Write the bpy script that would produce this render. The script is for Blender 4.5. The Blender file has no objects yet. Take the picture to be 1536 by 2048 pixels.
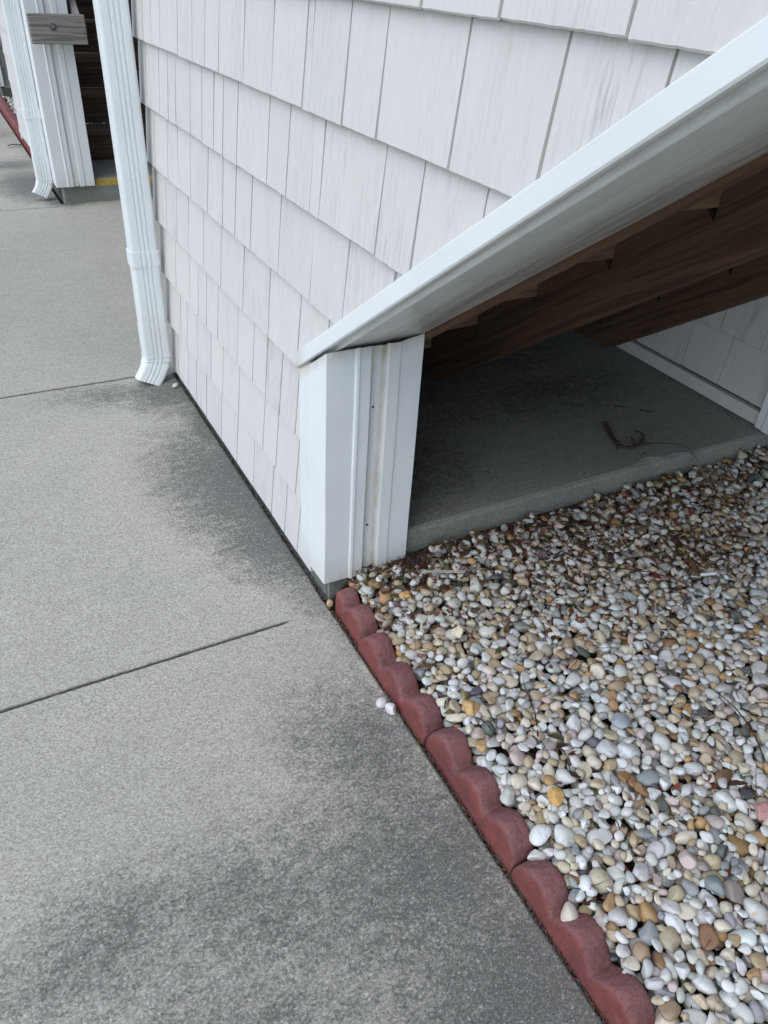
import bpy, bmesh, math, random
import numpy as np
from mathutils import Vector, Matrix, noise as mnoise
random.seed(7); rng = np.random.default_rng(11)
sc = bpy.context.scene
R = math.radians
# ------------------------------------------------------------------ camera
cd = bpy.data.cameras.new('camera'); cam = bpy.data.objects.new('camera', cd)
sc.collection.objects.link(cam); sc.camera = cam
rx = (0.88433245, -0.46391446, 0.0523402)
dn = (-0.23303362, -0.53578099, -0.81156272)
fw = (0.40453856, 0.70549423, -0.58191619)
cam.matrix_world = Matrix(((rx[0], -dn[0], -fw[0], 0), (rx[1], -dn[1], -fw[1], 0), (rx[2], -dn[2], -fw[2], 1.5), (0, 0, 0, 1)))
cd.sensor_fit = 'HORIZONTAL'; cd.sensor_width = 36; cd.lens = 36.047
cd.clip_start = 0.02; cd.clip_end = 2000
# ------------------------------------------------------------------ light
SUN_EL, SUN_AZ = R(52), R(250)          # azimuth clockwise from +Y: behind the left shoulder
w = bpy.data.worlds.new("World"); sc.world = w; w.use_nodes = True
nt = w.node_tree; bg = nt.nodes['Background']
sky = nt.nodes.new('ShaderNodeTexSky'); sky.sky_type = 'NISHITA'; sky.sun_disc = False
sky.sun_elevation = SUN_EL; sky.sun_rotation = SUN_AZ; sky.air_density = 1.0; sky.dust_density = 1.0; sky.ozone_density = 1.0
hs = nt.nodes.new('ShaderNodeHueSaturation'); hs.inputs['Saturation'].default_value = 0.62
nt.links.new(sky.outputs[0], hs.inputs['Color']); tn = nt.nodes.new('ShaderNodeMix'); tn.data_type = 'RGBA'; tn.blend_type = 'MULTIPLY'; tn.inputs[0].default_value = 1.0
tn.inputs[7].default_value = (1.0, 1.05, 1.09, 1); nt.links.new(hs.outputs[0], tn.inputs[6]); nt.links.new(tn.outputs[2], bg.inputs[0])
bg.inputs[1].default_value = 0.12
sd = bpy.data.lights.new('sun', 'SUN'); sun = bpy.data.objects.new('sun', sd); sc.collection.objects.link(sun)
sd.energy = 0.7; sd.angle = R(60); sd.color = (1.0, 0.97, 0.93)
dirv = Vector((math.sin(SUN_AZ) * math.cos(SUN_EL), math.cos(SUN_AZ) * math.cos(SUN_EL), math.sin(SUN_EL)))
sun.rotation_euler = dirv.to_track_quat('Z', 'Y').to_euler(); sun.location = dirv * 30
sc.view_settings.view_transform = 'Standard'; sc.view_settings.look = 'None'
sc.view_settings.gamma = 1; sc.view_settings.use_curve_mapping = False
sc.view_settings.exposure = 1.02
sc.cycles.max_bounces = 8; sc.cycles.diffuse_bounces = 5

# ------------------------------------------------------------------ node helper
class NT:
    def __init__(s, name):
        s.m = bpy.data.materials.new(name); s.m.use_nodes = True
        s.t = s.m.node_tree; s.b = s.t.nodes['Principled BSDF']
    def n(s, t, **k):
        x = s.t.nodes.new('ShaderNode' + t)
        for a, v in k.items():
            if a.startswith('i_'):
                key = a[2:]
                key = int(key) if key.isdigit() else key.replace('_', ' ')
                x.inputs[key].default_value = v
            else: setattr(x, a, v)
        return x
    def l(s, a, b): s.t.links.new(a, b)
    def obj(s): return s.n('TexCoord').outputs['Object']
    def pos(s): return s.n('NewGeometry').outputs['Position']
    def attr(s, name): return s.n('Attribute', attribute_name=name)
    def mapping(s, v, scale=(1, 1, 1), loc=(0, 0, 0), rot=(0, 0, 0)):
        x = s.n('Mapping'); x.inputs['Scale'].default_value = scale; x.inputs['Location'].default_value = loc; x.inputs['Rotation'].default_value = rot
        s.l(v, x.inputs['Vector']); return x.outputs[0]
    def rmap(s, v, rot, scale):
        return s.mapping(s.mapping(v, rot=rot), scale)
    def noise(s, v, scale, detail=4, rough=.55, dist=0):
        x = s.n('TexNoise', i_Scale=scale, i_Detail=detail, i_Roughness=rough, i_Distortion=dist); s.l(v, x.inputs['Vector']); return x.outputs['Fac']
    def voro(s, v, scale, feature='F1', out='Distance', rnd=1):
        x = s.n('TexVoronoi', feature=feature, i_Scale=scale, i_Randomness=rnd); s.l(v, x.inputs['Vector']); return x.outputs[out]
    def ramp(s, f, a, b, ca=0., cb=1.):
        x = s.n('MapRange', i_1=a, i_2=b, i_3=ca, i_4=cb); x.clamp = True; s.l(f, x.inputs[0]); return x.outputs[0]
    def math(s, op, a, b=0., c=None):
        x = s.n('Math', operation=op)
        for i, v in enumerate((a, b) if c is None else (a, b, c)):
            if isinstance(v, (int, float)): x.inputs[i].default_value = v
            else: s.l(v, x.inputs[i])
        return x.outputs[0]
    def mix(s, f, a, b, mode='MIX'):
        x = s.n('Mix', data_type='RGBA', blend_type=mode)
        for i, v in ((0, f), (6, a), (7, b)):
            if isinstance(v, (int, float)): x.inputs[i].default_value = v
            elif isinstance(v, tuple): x.inputs[i].default_value = v + (1,) if len(v) == 3 else v
            else: s.l(v, x.inputs[i])
        return x.outputs[2]
    def bump(s, h, strength, dist, prev=None):
        x = s.n('Bump', i_Strength=strength, i_Distance=dist); s.l(h, x.inputs['Height'])
        if prev: s.l(prev, x.inputs['Normal'])
        return x.outputs[0]
    def sep(s, v):
        x = s.n('SeparateXYZ'); s.l(v, x.inputs[0]); return x.outputs
    def fin(s, col=None, rough=.6, nrm=None, spec=.5):
        if col is not None:
            if isinstance(col, tuple): s.b.inputs['Base Color'].default_value = col + (1,)
            else: s.l(col, s.b.inputs['Base Color'])
        if isinstance(rough, (int, float)): s.b.inputs['Roughness'].default_value = rough
        else: s.l(rough, s.b.inputs['Roughness'])
        s.b.inputs['Specular IOR Level'].default_value = spec
        if nrm: s.l(nrm, s.b.inputs['Normal'])
        return s.m

def blob(g, pos, cx, cy, rx_, ry_, rot=0., power=1.0):
    """soft elliptical mask on the ground: 1 at the centre, 0 at the rim"""
    mp = g.n('Mapping', vector_type='TEXTURE')
    mp.inputs['Location'].default_value = (cx, cy, 0); mp.inputs['Rotation'].default_value = (0, 0, rot); mp.inputs['Scale'].default_value = (rx_, ry_, 1000)
    g.l(pos, mp.inputs[0])
    ln = g.n('VectorMath', operation='LENGTH'); g.l(mp.outputs[0], ln.inputs[0])
    return g.ramp(ln.outputs['Value'], 1.0, 0.15)

def concrete_mat(name, base, stain_or_shade=(), broom=1.0, speck=1.0, dark=(.105, .108, .104)):
    g = NT(name); P = g.pos()
    warp = g.n('VectorMath', operation='MULTIPLY_ADD')
    nz = g.n('TexNoise', i_Scale=5.0, i_Detail=5.0, i_Roughness=.65); g.l(P, nz.inputs['Vector'])
    g.l(nz.outputs['Color'], warp.inputs[0]); warp.inputs[1].default_value = (.22, .22, 0); g.l(P, warp.inputs[2])
    wp = g.n('VectorMath', operation='SUBTRACT'); g.l(warp.outputs[0], wp.inputs[0]); wp.inputs[1].default_value = (.11, .11, 0)
    big = g.noise(P, 1.6, 4, .6)
    mid = g.noise(g.mapping(P, (6, 22, 6), rot=(0, 0, R(-8))), 1.0, 4, .6)
    fine = g.noise(g.rmap(P, (0, 0, R(-20)), (150, 210, 180)), 1., 3, .7)
    col = g.mix(g.ramp(big, .3, .7), base, tuple(c * m for c, m in zip(base, (.86, .885, .89))))
    col = g.mix(g.ramp(mid, .35, .75, 0, .35 * broom), col, tuple(c * .72 for c in base))
    # stains (real discoloration, algae and mildew; on the landing, painted-in shade)
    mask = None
    for (cx, cy, ax, ay, rot, k) in stain_or_shade:
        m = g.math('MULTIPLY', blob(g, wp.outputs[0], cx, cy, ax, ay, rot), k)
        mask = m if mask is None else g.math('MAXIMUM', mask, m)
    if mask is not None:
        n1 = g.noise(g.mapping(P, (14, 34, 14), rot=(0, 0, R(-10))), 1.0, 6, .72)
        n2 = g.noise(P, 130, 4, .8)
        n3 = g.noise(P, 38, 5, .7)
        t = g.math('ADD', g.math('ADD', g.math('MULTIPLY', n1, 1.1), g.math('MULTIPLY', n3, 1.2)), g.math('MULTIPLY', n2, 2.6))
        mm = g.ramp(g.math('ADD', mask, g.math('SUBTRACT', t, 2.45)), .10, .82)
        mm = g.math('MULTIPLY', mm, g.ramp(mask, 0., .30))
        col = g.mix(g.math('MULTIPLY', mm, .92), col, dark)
    # pits, dark grains, pale grains
    v1 = g.voro(P, 190); v2 = g.voro(g.rmap(P, (0, 0, .4), (300, 420, 300)), 1., out='Color'); vv = g.sep(v2)
    grain = g.ramp(fine, .34, .66)
    g2_ = g.ramp(g.noise(g.rmap(P, (0, 0, R(12)), (170, 300, 200)), 1., 3, .65), .32, .68)
    col = g.mix(g.math('MULTIPLY', g.ramp(grain, .5, 0.), .42 * speck), col, tuple(c * .40 for c in base))
    col = g.mix(g.math('MULTIPLY', g.ramp(g2_, .42, 0.), .45 * speck), col, tuple(c * .50 for c in base))
    col = g.mix(g.math('MULTIPLY', g.ramp(grain, .6, 1.), .30 * speck), col, tuple(min(1, c * 1.35) for c in base))
    sm_ = g.ramp(vv[2], 0., 1., .2, 1.)
    col = g.mix(g.math('MULTIPLY', g.math('MULTIPLY', g.ramp(vv[0], .95, .96), sm_), .62 * speck), col, (.52, .54, .56))
    col = g.mix(g.math('MULTIPLY', g.math('MULTIPLY', g.ramp(vv[1], .965, .975), sm_), .55 * speck), col, (.07, .07, .072))
    c1_ = g.sep(g.voro(g.rmap(P, (0, 0, .3), (210, 270, 230)), 1., out='Color')); c2_ = g.sep(g.voro(g.rmap(P, (0, 0, 1.1), (430, 360, 400)), 1., out='Color'))
    lum = g.math('ADD', g.math('ADD', 1 - .34 * speck, g.math('MULTIPLY', c1_[0], .34 * speck)), g.math('MULTIPLY', g.math('SUBTRACT', c2_[0], .3), .30 * speck))
    cb = g.n('CombineColor'); [g.l(lum, cb.inputs[i]) for i in range(3)]
    col = g.mix(1., col, cb.outputs[0], 'MULTIPLY')
    pit = g.ramp(g.noise(g.rmap(P, (0, 0, R(-25)), (95, 150, 120)), 1., 3, .75), .655, .685)
    col = g.mix(g.math('MULTIPLY', pit, .75 * speck), col, (.05, .048, .045))
    col = g.mix(g.attr('joint').outputs['Fac'], col, (.022, .020, .018))
    n = g.bump(g.noise(P, 420, 3, .7), .5 * speck + .1, .0014)
    n = g.bump(c1_[1], .35 * speck, .0012, n)
    n = g.bump(g.noise(g.mapping(P, (9, 160, 9)), 1.0, 3, .6), .35 * broom, .002, n)
    n = g.bump(g.noise(P, 22, 4, .6), .4, .004, n)
    return g.fin(col, g.ramp(fine, .3, .7, .8, .95), n, .3)

M = {}
M['walk'] = concrete_mat('walkway concrete', (.495, .475, .405), [
    (.70, 2.15, .42, .72, R(8), 1.15), (.68, 1.82, .28, .42, R(10), 1.15), (.68, 2.92, .32, .26, 0, 1.2), (.42, 2.98, .40, .17, R(-8), .6), (.69, 2.6, .16, .7, 0, .95),
    (.60, .98, .28, .40, R(30), .72), (.56, .68, .50, .42, 0, .88), (.62, .34, .60, .46, 0, 1.0), (.22, .76, .42, .28, R(-12), .66), (-.05, .80, .40, .22, 0, .62),
    (.10, .55, .7, .32, 0, .55), (.68, 1.5, .08, .5, 0, .5), (.55, 6.6, .35, .7, 0, 1.0), (.50, 7.3, .4, .3, 0, .75), (.72, 6.05, .2, .22, 0, 1.1), (.3, 8.6, .6, .3, 0, .6)])
M['slab'] = concrete_mat('landing slab concrete', (.262, .264, .238), [(1.25, 2.6, 1.2, .8, 0, 1.1), (1.0, 2.0, .5, .6, 0, .75), (1.9, 2.1, .6, .3, 0, .6)], broom=1.8, speck=.6, dark=(.05, .052, .05))  # dark blobs paint the shade under the stairs into the slab colour

def vinyl_mat(name, base=(.745, .768, .768), rough=.38, streak=.0, lines=True):
    g = NT(name); O = g.obj(); P = g.pos()
    col = g.mix(g.ramp(g.noise(P, 3.5, 4, .6), .35, .7), base, tuple(c * .93 for c in base))
    d = g.attr('dirt').outputs['Fac']
    dn_ = g.ramp(g.noise(g.mapping(P, (60, 60, 14)), 1., 5, .7), .30, .68)
    dm = g.math('MULTIPLY', d, g.math('ADD', g.math('MULTIPLY', dn_, .75), .25))
    col = g.mix(dm, col, (.40, .34, .25))
    # sparse scuffs and specks
    s = g.ramp(g.noise(P, 48, 5, .8), .70, .78)
    col = g.mix(g.math('MULTIPLY', s, .25), col, (.35, .33, .30))
    n = g.bump(g.noise(g.mapping(P, (330, 330, 3)), 1., 2, .5), .22 if lines else .05, .0010)
    n = g.bump(g.noise(P, 9, 3, .5), .25, .004, n)
    return g.fin(col, g.ramp(g.noise(P, 30, 3, .6), .3, .7, rough - .06, rough + .12), n, .5)
M['vinyl'] = vinyl_mat('white vinyl trim')
M['pipe'] = vinyl_mat('white painted aluminium', (.75, .78, .775), .34, lines=False)

def soffit_mat():
    g = NT('grubby white underside'); P = g.pos()
    a = g.noise(g.rmap(P, (R(35.1), 0, 0), (20, 3.0, 20)), 1., 6, .68, .5)
    b = g.noise(g.rmap(P, (R(35.1), 0, 0), (95, 3.5, 95)), 1., 5, .7)
    col = g.mix(g.ramp(a, .40, .66), (.84, .85, .84), (.70, .71, .70))
    col = g.mix(g.math('MULTIPLY', g.ramp(b, .55, .72), .35), col, (.70, .73, .72))
    col = g.mix(g.math('MULTIPLY', g.ramp(g.noise(P, 12, 5, .7), .56, .7), .30), col, (.40, .38, .36))
    d = g.attr('dirt').outputs['Fac']
    col = g.mix(g.math('MULTIPLY', d, g.ramp(b, .3, .6, .3, 1.)), col, (.16, .13, .10))
    return g.fin(col, .33, g.bump(g.noise(P, 14, 3, .5), .2, .004), .5)
M['soffit'] = soffit_mat()

def shingle_mat(name, base, side=(.37, .325, .29), grain=1.0):
    g = NT(name); P = g.pos(); c = g.attr('rnd'); s = g.sep(c.outputs['Color'])
    off = g.n('CombineXYZ'); g.l(g.math('MULTIPLY', s[0], 37.), off.inputs[0]); g.l(g.math('MULTIPLY', s[1], 23.), off.inputs[2])
    v = g.n('VectorMath', operation='ADD'); g.l(P, v.inputs[0]); g.l(off.outputs[0], v.inputs[1])
    gr = g.noise(g.mapping(v.outputs[0], (150, 150, 3.2)), 1., 5, .68, .25)
    gr2 = g.noise(g.mapping(v.outputs[0], (420, 420, 9)), 1., 3, .6)
    patch = g.noise(g.mapping(v.outputs[0], (14, 14, 3)), 1., 3, .6)
    amt = g.math('MULTIPLY', g.ramp(patch, .38, .68, .12, 1.), g.ramp(s[2], .1, .9, .3, 1.1))
    col = g.mix(g.ramp(s[1], 0., 1., 0., 1.), base, tuple(a * b for a, b in zip(base, (.955, .955, .965))))
    col = g.mix(g.math('MULTIPLY', g.math('MULTIPLY', g.ramp(gr, .46, .62), amt), .55 * grain), col, tuple(x * .55 for x in base))
    col = g.mix(g.math('MULTIPLY', g.ramp(g.noise(P, 6, 4, .65), .50, .75), .22), col, tuple(a * b for a, b in zip(base, (.90, .86, .80))))
    # sheet behind the shingles: weathered, dusty grooves
    col = g.mix(c.outputs['Alpha'], side, col)
    h = g.math('ADD', g.math('MULTIPLY', gr, amt), g.math('MULTIPLY', gr2, .25))
    n = g.bump(h, .42 * grain, .0028)
    n = g.bump(g.noise(g.mapping(v.outputs[0], (20, 20, 5)), 1., 2, .5), .3, .004, n)
    return g.fin(col, .6, n, .35)
M['shingle'] = shingle_mat('off-white shingle siding', (.618, .598, .578))
M['shingle2'] = shingle_mat('weathered shingle siding', (.58, .56, .53), grain=1.7)

def wood_mat(name, c1, c2, c3, rough=.75, dens=1.0):  # lumber
    g = NT(name); A = g.attr('gco').outputs['Vector']
    wv = g.noise(g.mapping(A, (1.0, 7, 7)), 1., 2, .5)
    st = g.n('CombineXYZ')
    s = g.sep(A)
    g.l(g.math('MULTIPLY', s[0], 2.6), st.inputs[0]); g.l(g.math('ADD', g.math('MULTIPLY', s[1], 60. * dens), g.math('MULTIPLY', wv, 4.)), st.inputs[1]); g.l(g.math('MULTIPLY', s[2], 34. * dens), st.inputs[2])
    ring = g.noise(st.outputs[0], 1., 4, .62, .3)
    fine = g.noise(g.mapping(A, (6, 420, 420)), 1., 3, .7)
    col = g.mix(g.ramp(ring, .36, .62), c1, c2)
    col = g.mix(g.math('MULTIPLY', g.ramp(ring, .52, .60), .65), col, c3)
    col = g.mix(g.math('MULTIPLY', g.ramp(fine, .45, .7), .4), col, tuple(x * .55 for x in c2))
    kn = g.voro(g.mapping(A, (1.5, 6.5, 3)), 1.)
    col = g.mix(g.math('MULTIPLY', g.ramp(kn, .11, .05), .75), col, tuple(x * .35 for x in c2))
    n = g.bump(ring, .5, .003); n = g.bump(fine, .4, .001, n)
    return g.fin(col, rough, n, .3)
M['wood'] = wood_mat('brown treated lumber', (.135, .078, .048), (.090, .050, .032), (.060, .033, .022))
M['riser'] = wood_mat('paler treated lumber', (.24, .155, .095), (.17, .105, .062), (.11, .068, .04))
M['grey_wood'] = wood_mat('silvery weathered wood', (.30, .285, .265), (.20, .19, .18), (.12, .11, .105), dens=1.2)
M['far_wood'] = wood_mat('worn brown stair boards', (.17, .12, .085), (.09, .062, .045), (.05, .035, .027))

def edging_mat():
    g = NT('red concrete edging'); P = g.pos(); nrm = g.sep(g.n('NewGeometry').outputs['Normal'])
    r = g.attr('rnd').outputs['Fac']
    col = g.mix(g.ramp(g.noise(P, 14, 5, .65), .35, .68), (.235, .068, .060), (.165, .050, .046))
    top = g.attr('dirt').outputs['Fac']            # worn, dusty tread of the scallops
    col = g.mix(g.math('MULTIPLY', top, g.ramp(g.noise(P, 38, 5, .7), .25, .7, .3, .95)), col, (.24, .125, .125))
    col = g.mix(g.math('MULTIPLY', g.ramp(g.noise(P, 110, 4, .8), .55, .64), .60), col, (.085, .030, .032))
    col = g.mix(g.math('MULTIPLY', g.ramp(g.noise(P, 7, 4, .7), .45, .70), .45), col, (.13, .05, .055))
    col = g.mix(g.math('MULTIPLY', g.ramp(g.noise(P, 95, 4, .8), .70, .76), .7), col, (.42, .30, .30))
    n = g.bump(g.noise(P, 240, 4, .75), .8, .0035); n = g.bump(g.noise(P, 50, 4, .6), .6, .008, n)
    return g.fin(col, .82, n, .3)
M['edging'] = edging_mat()

def pebble_mat():
    g = NT('river pebbles'); P = g.pos(); c = g.attr('tint'); a = g.attr('rnd'); s = g.sep(a.outputs['Color'])
    off = g.n('CombineXYZ'); g.l(g.math('MULTIPLY', s[0], 31.), off.inputs[0]); g.l(g.math('MULTIPLY', s[1], 17.), off.inputs[1])
    v = g.n('VectorMath', operation='ADD'); g.l(P, v.inputs[0]); g.l(off.outputs[0], v.inputs[1]); V = v.outputs[0]
    vein = g.noise(g.mapping(V, (60, 60, 60)), 1., 5, .65, 1.6)
    blot = g.noise(V, 42, 4, .6)
    base = c.outputs['Color']
    dk = g.mix(1., base, (.60, .60, .62), 'MULTIPLY')
    col = g.mix(g.math('MULTIPLY', g.ramp(vein, .50, .66), g.ramp(s[2], 0., 1., .1, .85)), base, dk)
    col = g.mix(g.math('MULTIPLY', g.ramp(blot, .56, .72), g.math('MULTIPLY', g.ramp(s[1], .55, .95), .75)), col, (.45, .26, .10))
    col = g.mix(g.math('MULTIPLY', g.ramp(g.noise(V, 160, 4, .7), .62, .72), .35), col, (.16, .14, .12))
    n = g.bump(g.noise(V, 110, 4, .6), .4, .0015)
    return g.fin(col, g.ramp(s[0], 0, 1, .42, .68), n, .45)
M['pebble'] = pebble_mat()

def simple(name, col, rough=.7, var=.25, scale=20, bump=.3, bd=.003, spec=.3):
    g = NT(name); P = g.pos()
    c = g.mix(g.ramp(g.noise(P, scale, 5, .65), .3, .7), col, tuple(x * (1 - var) for x in col))
    return g.fin(c, rough, g.bump(g.noise(P, scale * 4, 4, .7), bump, bd), spec)
M['soil'] = simple('damp dark soil', (.050, .038, .028), .95, .6, 60, .9, .01)
M['ground'] = simple('grass and earth', (.06, .075, .035), .95, .5, 6, .6, .02)
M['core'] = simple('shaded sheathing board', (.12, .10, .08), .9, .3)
M['found'] = concrete_mat('foundation concrete', (.22, .21, .19), [(.7, 2.3, .5, 1.2, 0, .7)], broom=.3, speck=.6)
M['yellow'] = simple('worn yellow step paint', (.50, .36, .10), .7, .35, 30, .5, .004)
M['bark'] = simple('curled dry bark', (.085, .055, .045), .85, .5, 90, .8, .004)
M['steel'] = simple('dull dark galvanised steel', (.10, .11, .12), .45, .3)
M['stickwood'] = simple('pale craft stick wood', (.42, .38, .32), .7, .2, 60)
M['straw'] = simple('dry grass blade', (.22, .175, .13), .8, .3, 60)
M['paper'] = simple('white paper', (.70, .71, .70), .8, .1)
M['shingle_plain'] = simple('tan wall paint', (.28, .26, .24), .7, .1)
M['leafbit'] = None
def leaf_mat():
    g = NT('dead leaf litter'); c = g.attr('tint')
    return g.fin(c.outputs['Color'], .8, g.bump(g.noise(g.pos(), 300, 3, .7), .5, .001), .3)
M['leafbit'] = leaf_mat()

# ------------------------------------------------------------------ mesh helpers
def link(o, parent=None):
    sc.collection.objects.link(o)
    if parent is not None: o.parent = parent
    return o
def tag(o, label=None, cat=None, group=None, kind=None):
    if label: o['label'] = label
    if cat: o['category'] = cat
    if group: o['group'] = group
    if kind: o['kind'] = kind
    return o
def empty(name, loc=(0, 0, 0)):
    o = bpy.data.objects.new(name, None); o.location = loc; o.empty_display_size = .1
    return link(o)
def mesh_obj(name, verts, faces, mat, parent=None, origin=(0, 0, 0), smooth=False, bevel=0, attrs=None, segs=2, parent_loc=None):
    me = bpy.data.meshes.new(name)
    o3 = Vector(origin)
    me.from_pydata([tuple(Vector(v) - o3) for v in verts], [], faces)
    me.validate()
    if attrs:
        for k, (typ, dom, data) in attrs.items():
            at = me.attributes.new(k, typ, dom)
            flat = np.array(data, dtype=np.float32).ravel()
            at.data.foreach_set({'FLOAT': 'value', 'FLOAT_COLOR': 'color', 'FLOAT_VECTOR': 'vector'}[typ], flat)
    bm = bmesh.new(); bm.from_mesh(me); bmesh.ops.recalc_face_normals(bm, faces=bm.faces); bm.to_mesh(me); bm.free()
    me.materials.append(mat)
    if smooth: me.polygons.foreach_set('use_smooth', [True] * len(me.polygons))
    o = bpy.data.objects.new(name, me); link(o, parent)
    pl = Vector(parent.location) if parent is not None else Vector((0, 0, 0))
    o.location = o3 - pl
    if bevel:
        b = o.modifiers.new('bevel', 'BEVEL'); b.width = bevel; b.segments = segs; b.limit_method = 'ANGLE'; b.angle_limit = R(40); b.harden_normals = False
    return o
def box_vf(x0, x1, y0, y1, z0, z1):
    v = [(x, y, z) for z in (z0, z1) for y in (y0, y1) for x in (x0, x1)]
    return v, [(0, 2, 3, 1), (4, 5, 7, 6), (0, 1, 5, 4), (2, 6, 7, 3), (0, 4, 6, 2), (1, 3, 7, 5)]
def box(name, b, mat, parent=None, bevel=.002, **k):
    v, f = box_vf(*b); return mesh_obj(name, v, f, mat, parent, bevel=bevel, **k)
def prism(poly, axis, a0, a1):
    """closed polygon (p,q) extruded along an axis: 'x' -> (a,p,q), 'z' -> (p,q,a)"""
    n = len(poly)
    mk = (lambda a, p: (a, p[0], p[1])) if axis == 'x' else ((lambda a, p: (p[0], p[1], a)) if axis == 'z' else (lambda a, p: (p[0], a, p[1])))
    v = [mk(a0, p) for p in poly] + [mk(a1, p) for p in poly]
    f = [tuple(range(n)), tuple(range(2 * n - 1, n - 1, -1))] + [(i, (i + 1) % n, n + (i + 1) % n, n + i) for i in range(n)]
    return v, f
def set_grain(o, along, across, third, off=(0, 0, 0)):
    """store wood-grain coordinates (length, width, thickness) in metres on the mesh"""
    me = o.data; n = len(me.vertices); co = np.empty(n * 3); me.vertices.foreach_get('co', co); co = co.reshape(-1, 3) + np.array(o.matrix_world.translation if o.parent is None else o.location)
    A = np.array([along, across, third], float); A /= np.linalg.norm(A, axis=1)[:, None]
    g = co @ A.T + np.array(off)
    at = me.attributes.new('gco', 'FLOAT_VECTOR', 'POINT'); at.data.foreach_set('vector', g.astype(np.float32).ravel())
    return o
def tube(path, radii, seg=8, flat=1.0):
    V = []; F = []; n = len(path)
    for i, p in enumerate(path):
        p = Vector(p); t = (Vector(path[min(i + 1, n - 1)]) - Vector(path[max(i - 1, 0)])).normalized()
        up = Vector((0, 0, 1)); s = t.cross(up)
        if s.length < .05: s = t.cross(Vector((1, 0, 0)))
        s.normalize(); u = s.cross(t).normalized()
        for k in range(seg):
            a = 2 * math.pi * k / seg
            V.append(tuple(p + s * math.cos(a) * radii[i] + u * math.sin(a) * radii[i] * flat))
    for i in range(n - 1):
        for k in range(seg):
            F.append((i * seg + k, i * seg + (k + 1) % seg, (i + 1) * seg + (k + 1) % seg, (i + 1) * seg + k))
    F.append(tuple(range(seg))[::-1]); F.append(tuple((n - 1) * seg + k for k in range(seg)))
    return V, F

# ------------------------------------------------------------------ ground and walkway
tag(mesh_obj('ground', [(-300, -300, -.09), (300, -300, -.09), (300, 300, -.09), (-300, 300, -.09)], [(0, 1, 2, 3)], M['ground']), kind='structure')
def soil_sheet():
    X = np.linspace(.66, 4.2, 90); Yv = np.linspace(-3.2, 1.52, 100); V = []; F = []
    for i, x in enumerate(X):
        for j, y in enumerate(Yv):
            r_ = max(0, min(1, (y - 1.18) / .30)); r_ = r_ * r_ * (3 - 2 * r_) * max(0, min(1, (x - .76) / .12))
            z = .034 * r_ - .002 + .028 * min(1, max(0, (x - .72) / .1)) + .022 * max(0, min(1, (y + .2) / 1.7)) + .008 * mnoise.noise(Vector((x * 12, y * 12, 0)))
            if x < .72: z = -.016 + .006 * mnoise.noise(Vector((x * 60, y * 60, 0)))
            V.append((x, y, z))
    m = len(Yv)
    for i in range(len(X) - 1):
        for j in range(m - 1): F.append((i * m + j, (i + 1) * m + j, (i + 1) * m + j + 1, i * m + j + 1))
    return V, F
v, f = soil_sheet(); tag(mesh_obj('soil', v, f, M['soil'], smooth=True), kind='structure')

def walkway():
    """one concrete sheet with V-shaped tooled joints, worn edges"""
    V = []; F = []; J = []
    XL, XR = -2.2, .676
    joints = [(-1.35, XR), (1.465, .572), (3.127, .60), (5.93, XR), (7.6, XR), (10.9, XR)]
    xs = np.concatenate([np.arange(XL, -.35, .15), np.arange(-.35, XR - .004, .0075), [XR]])
    ys = [-3.2] + [j[0] for j in joints] + [16.0]
    n = len(xs)
    def row(yf, zf, jf=None):
        i0 = len(V)
        for x in xs: V.append((float(x), float(yf(x)), float(zf(x)))); J.append(jf(x) if jf else 0.)
        return i0
    def bridge(a, b):
        for i in range(n - 1): F.append((a + i, a + i + 1, b + i + 1, b + i))
    jit = lambda x, s: .0016 * mnoise.noise(Vector((x * 45, s, 0))) + .0022 * max(0, mnoise.noise(Vector((x * 14, s + 5, 0))) - .25)
    wob = lambda x, s: .0025 * mnoise.noise(Vector((x * 4, s, 3)))
    prev = row(lambda x: ys[0], lambda x: 0)
    for k, (yj, xe) in enumerate(joints):
        fade = lambda x, xe=xe: 1. if xe > .67 else max(0., min(1., (xe - x) / .03))
        hw = .0052 if k == 1 else .0078
        def edge(s, sgn):
            return lambda x: yj + wob(x, k) + sgn * (hw * fade(x) + jit(x, k * 7 + sgn) * fade(x) + .0004)
        a = row(edge(0, -1.35), lambda x: 0); bridge(prev, a)
        b = row(edge(0, -.8), lambda x: -.003 * fade(x), lambda x: .25 * fade(x)); bridge(a, b)
        c = row(edge(0, -.55), lambda x: -.022 * fade(x), fade); bridge(b, c)
        d = row(edge(0, .55), lambda x: -.022 * fade(x), fade); bridge(c, d)
        e = row(edge(0, .8), lambda x: -.003 * fade(x), lambda x: .25 * fade(x)); bridge(d, e)
        g_ = row(edge(0, 1.35), lambda x: 0); bridge(e, g_); prev = g_
    last = row(lambda x: 16., lambda x: 0); bridge(prev, last)
    o = len(V)      # the walk runs on into the recess between the two stairs
    for (x, y) in ((.676, 3.10), (2.66, 3.10), (2.66, 6.0), (.676, 6.0)): V.append((x, y, -.0008)); J.append(0.)
    F.append((o, o + 1, o + 2, o + 3))
    return V, F, J
v, f, J_ = walkway()
wk = mesh_obj('walkway', v, f, M['walk'], attrs={'joint': ('FLOAT', 'POINT', J_)}); tag(wk, kind='structure')
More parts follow.
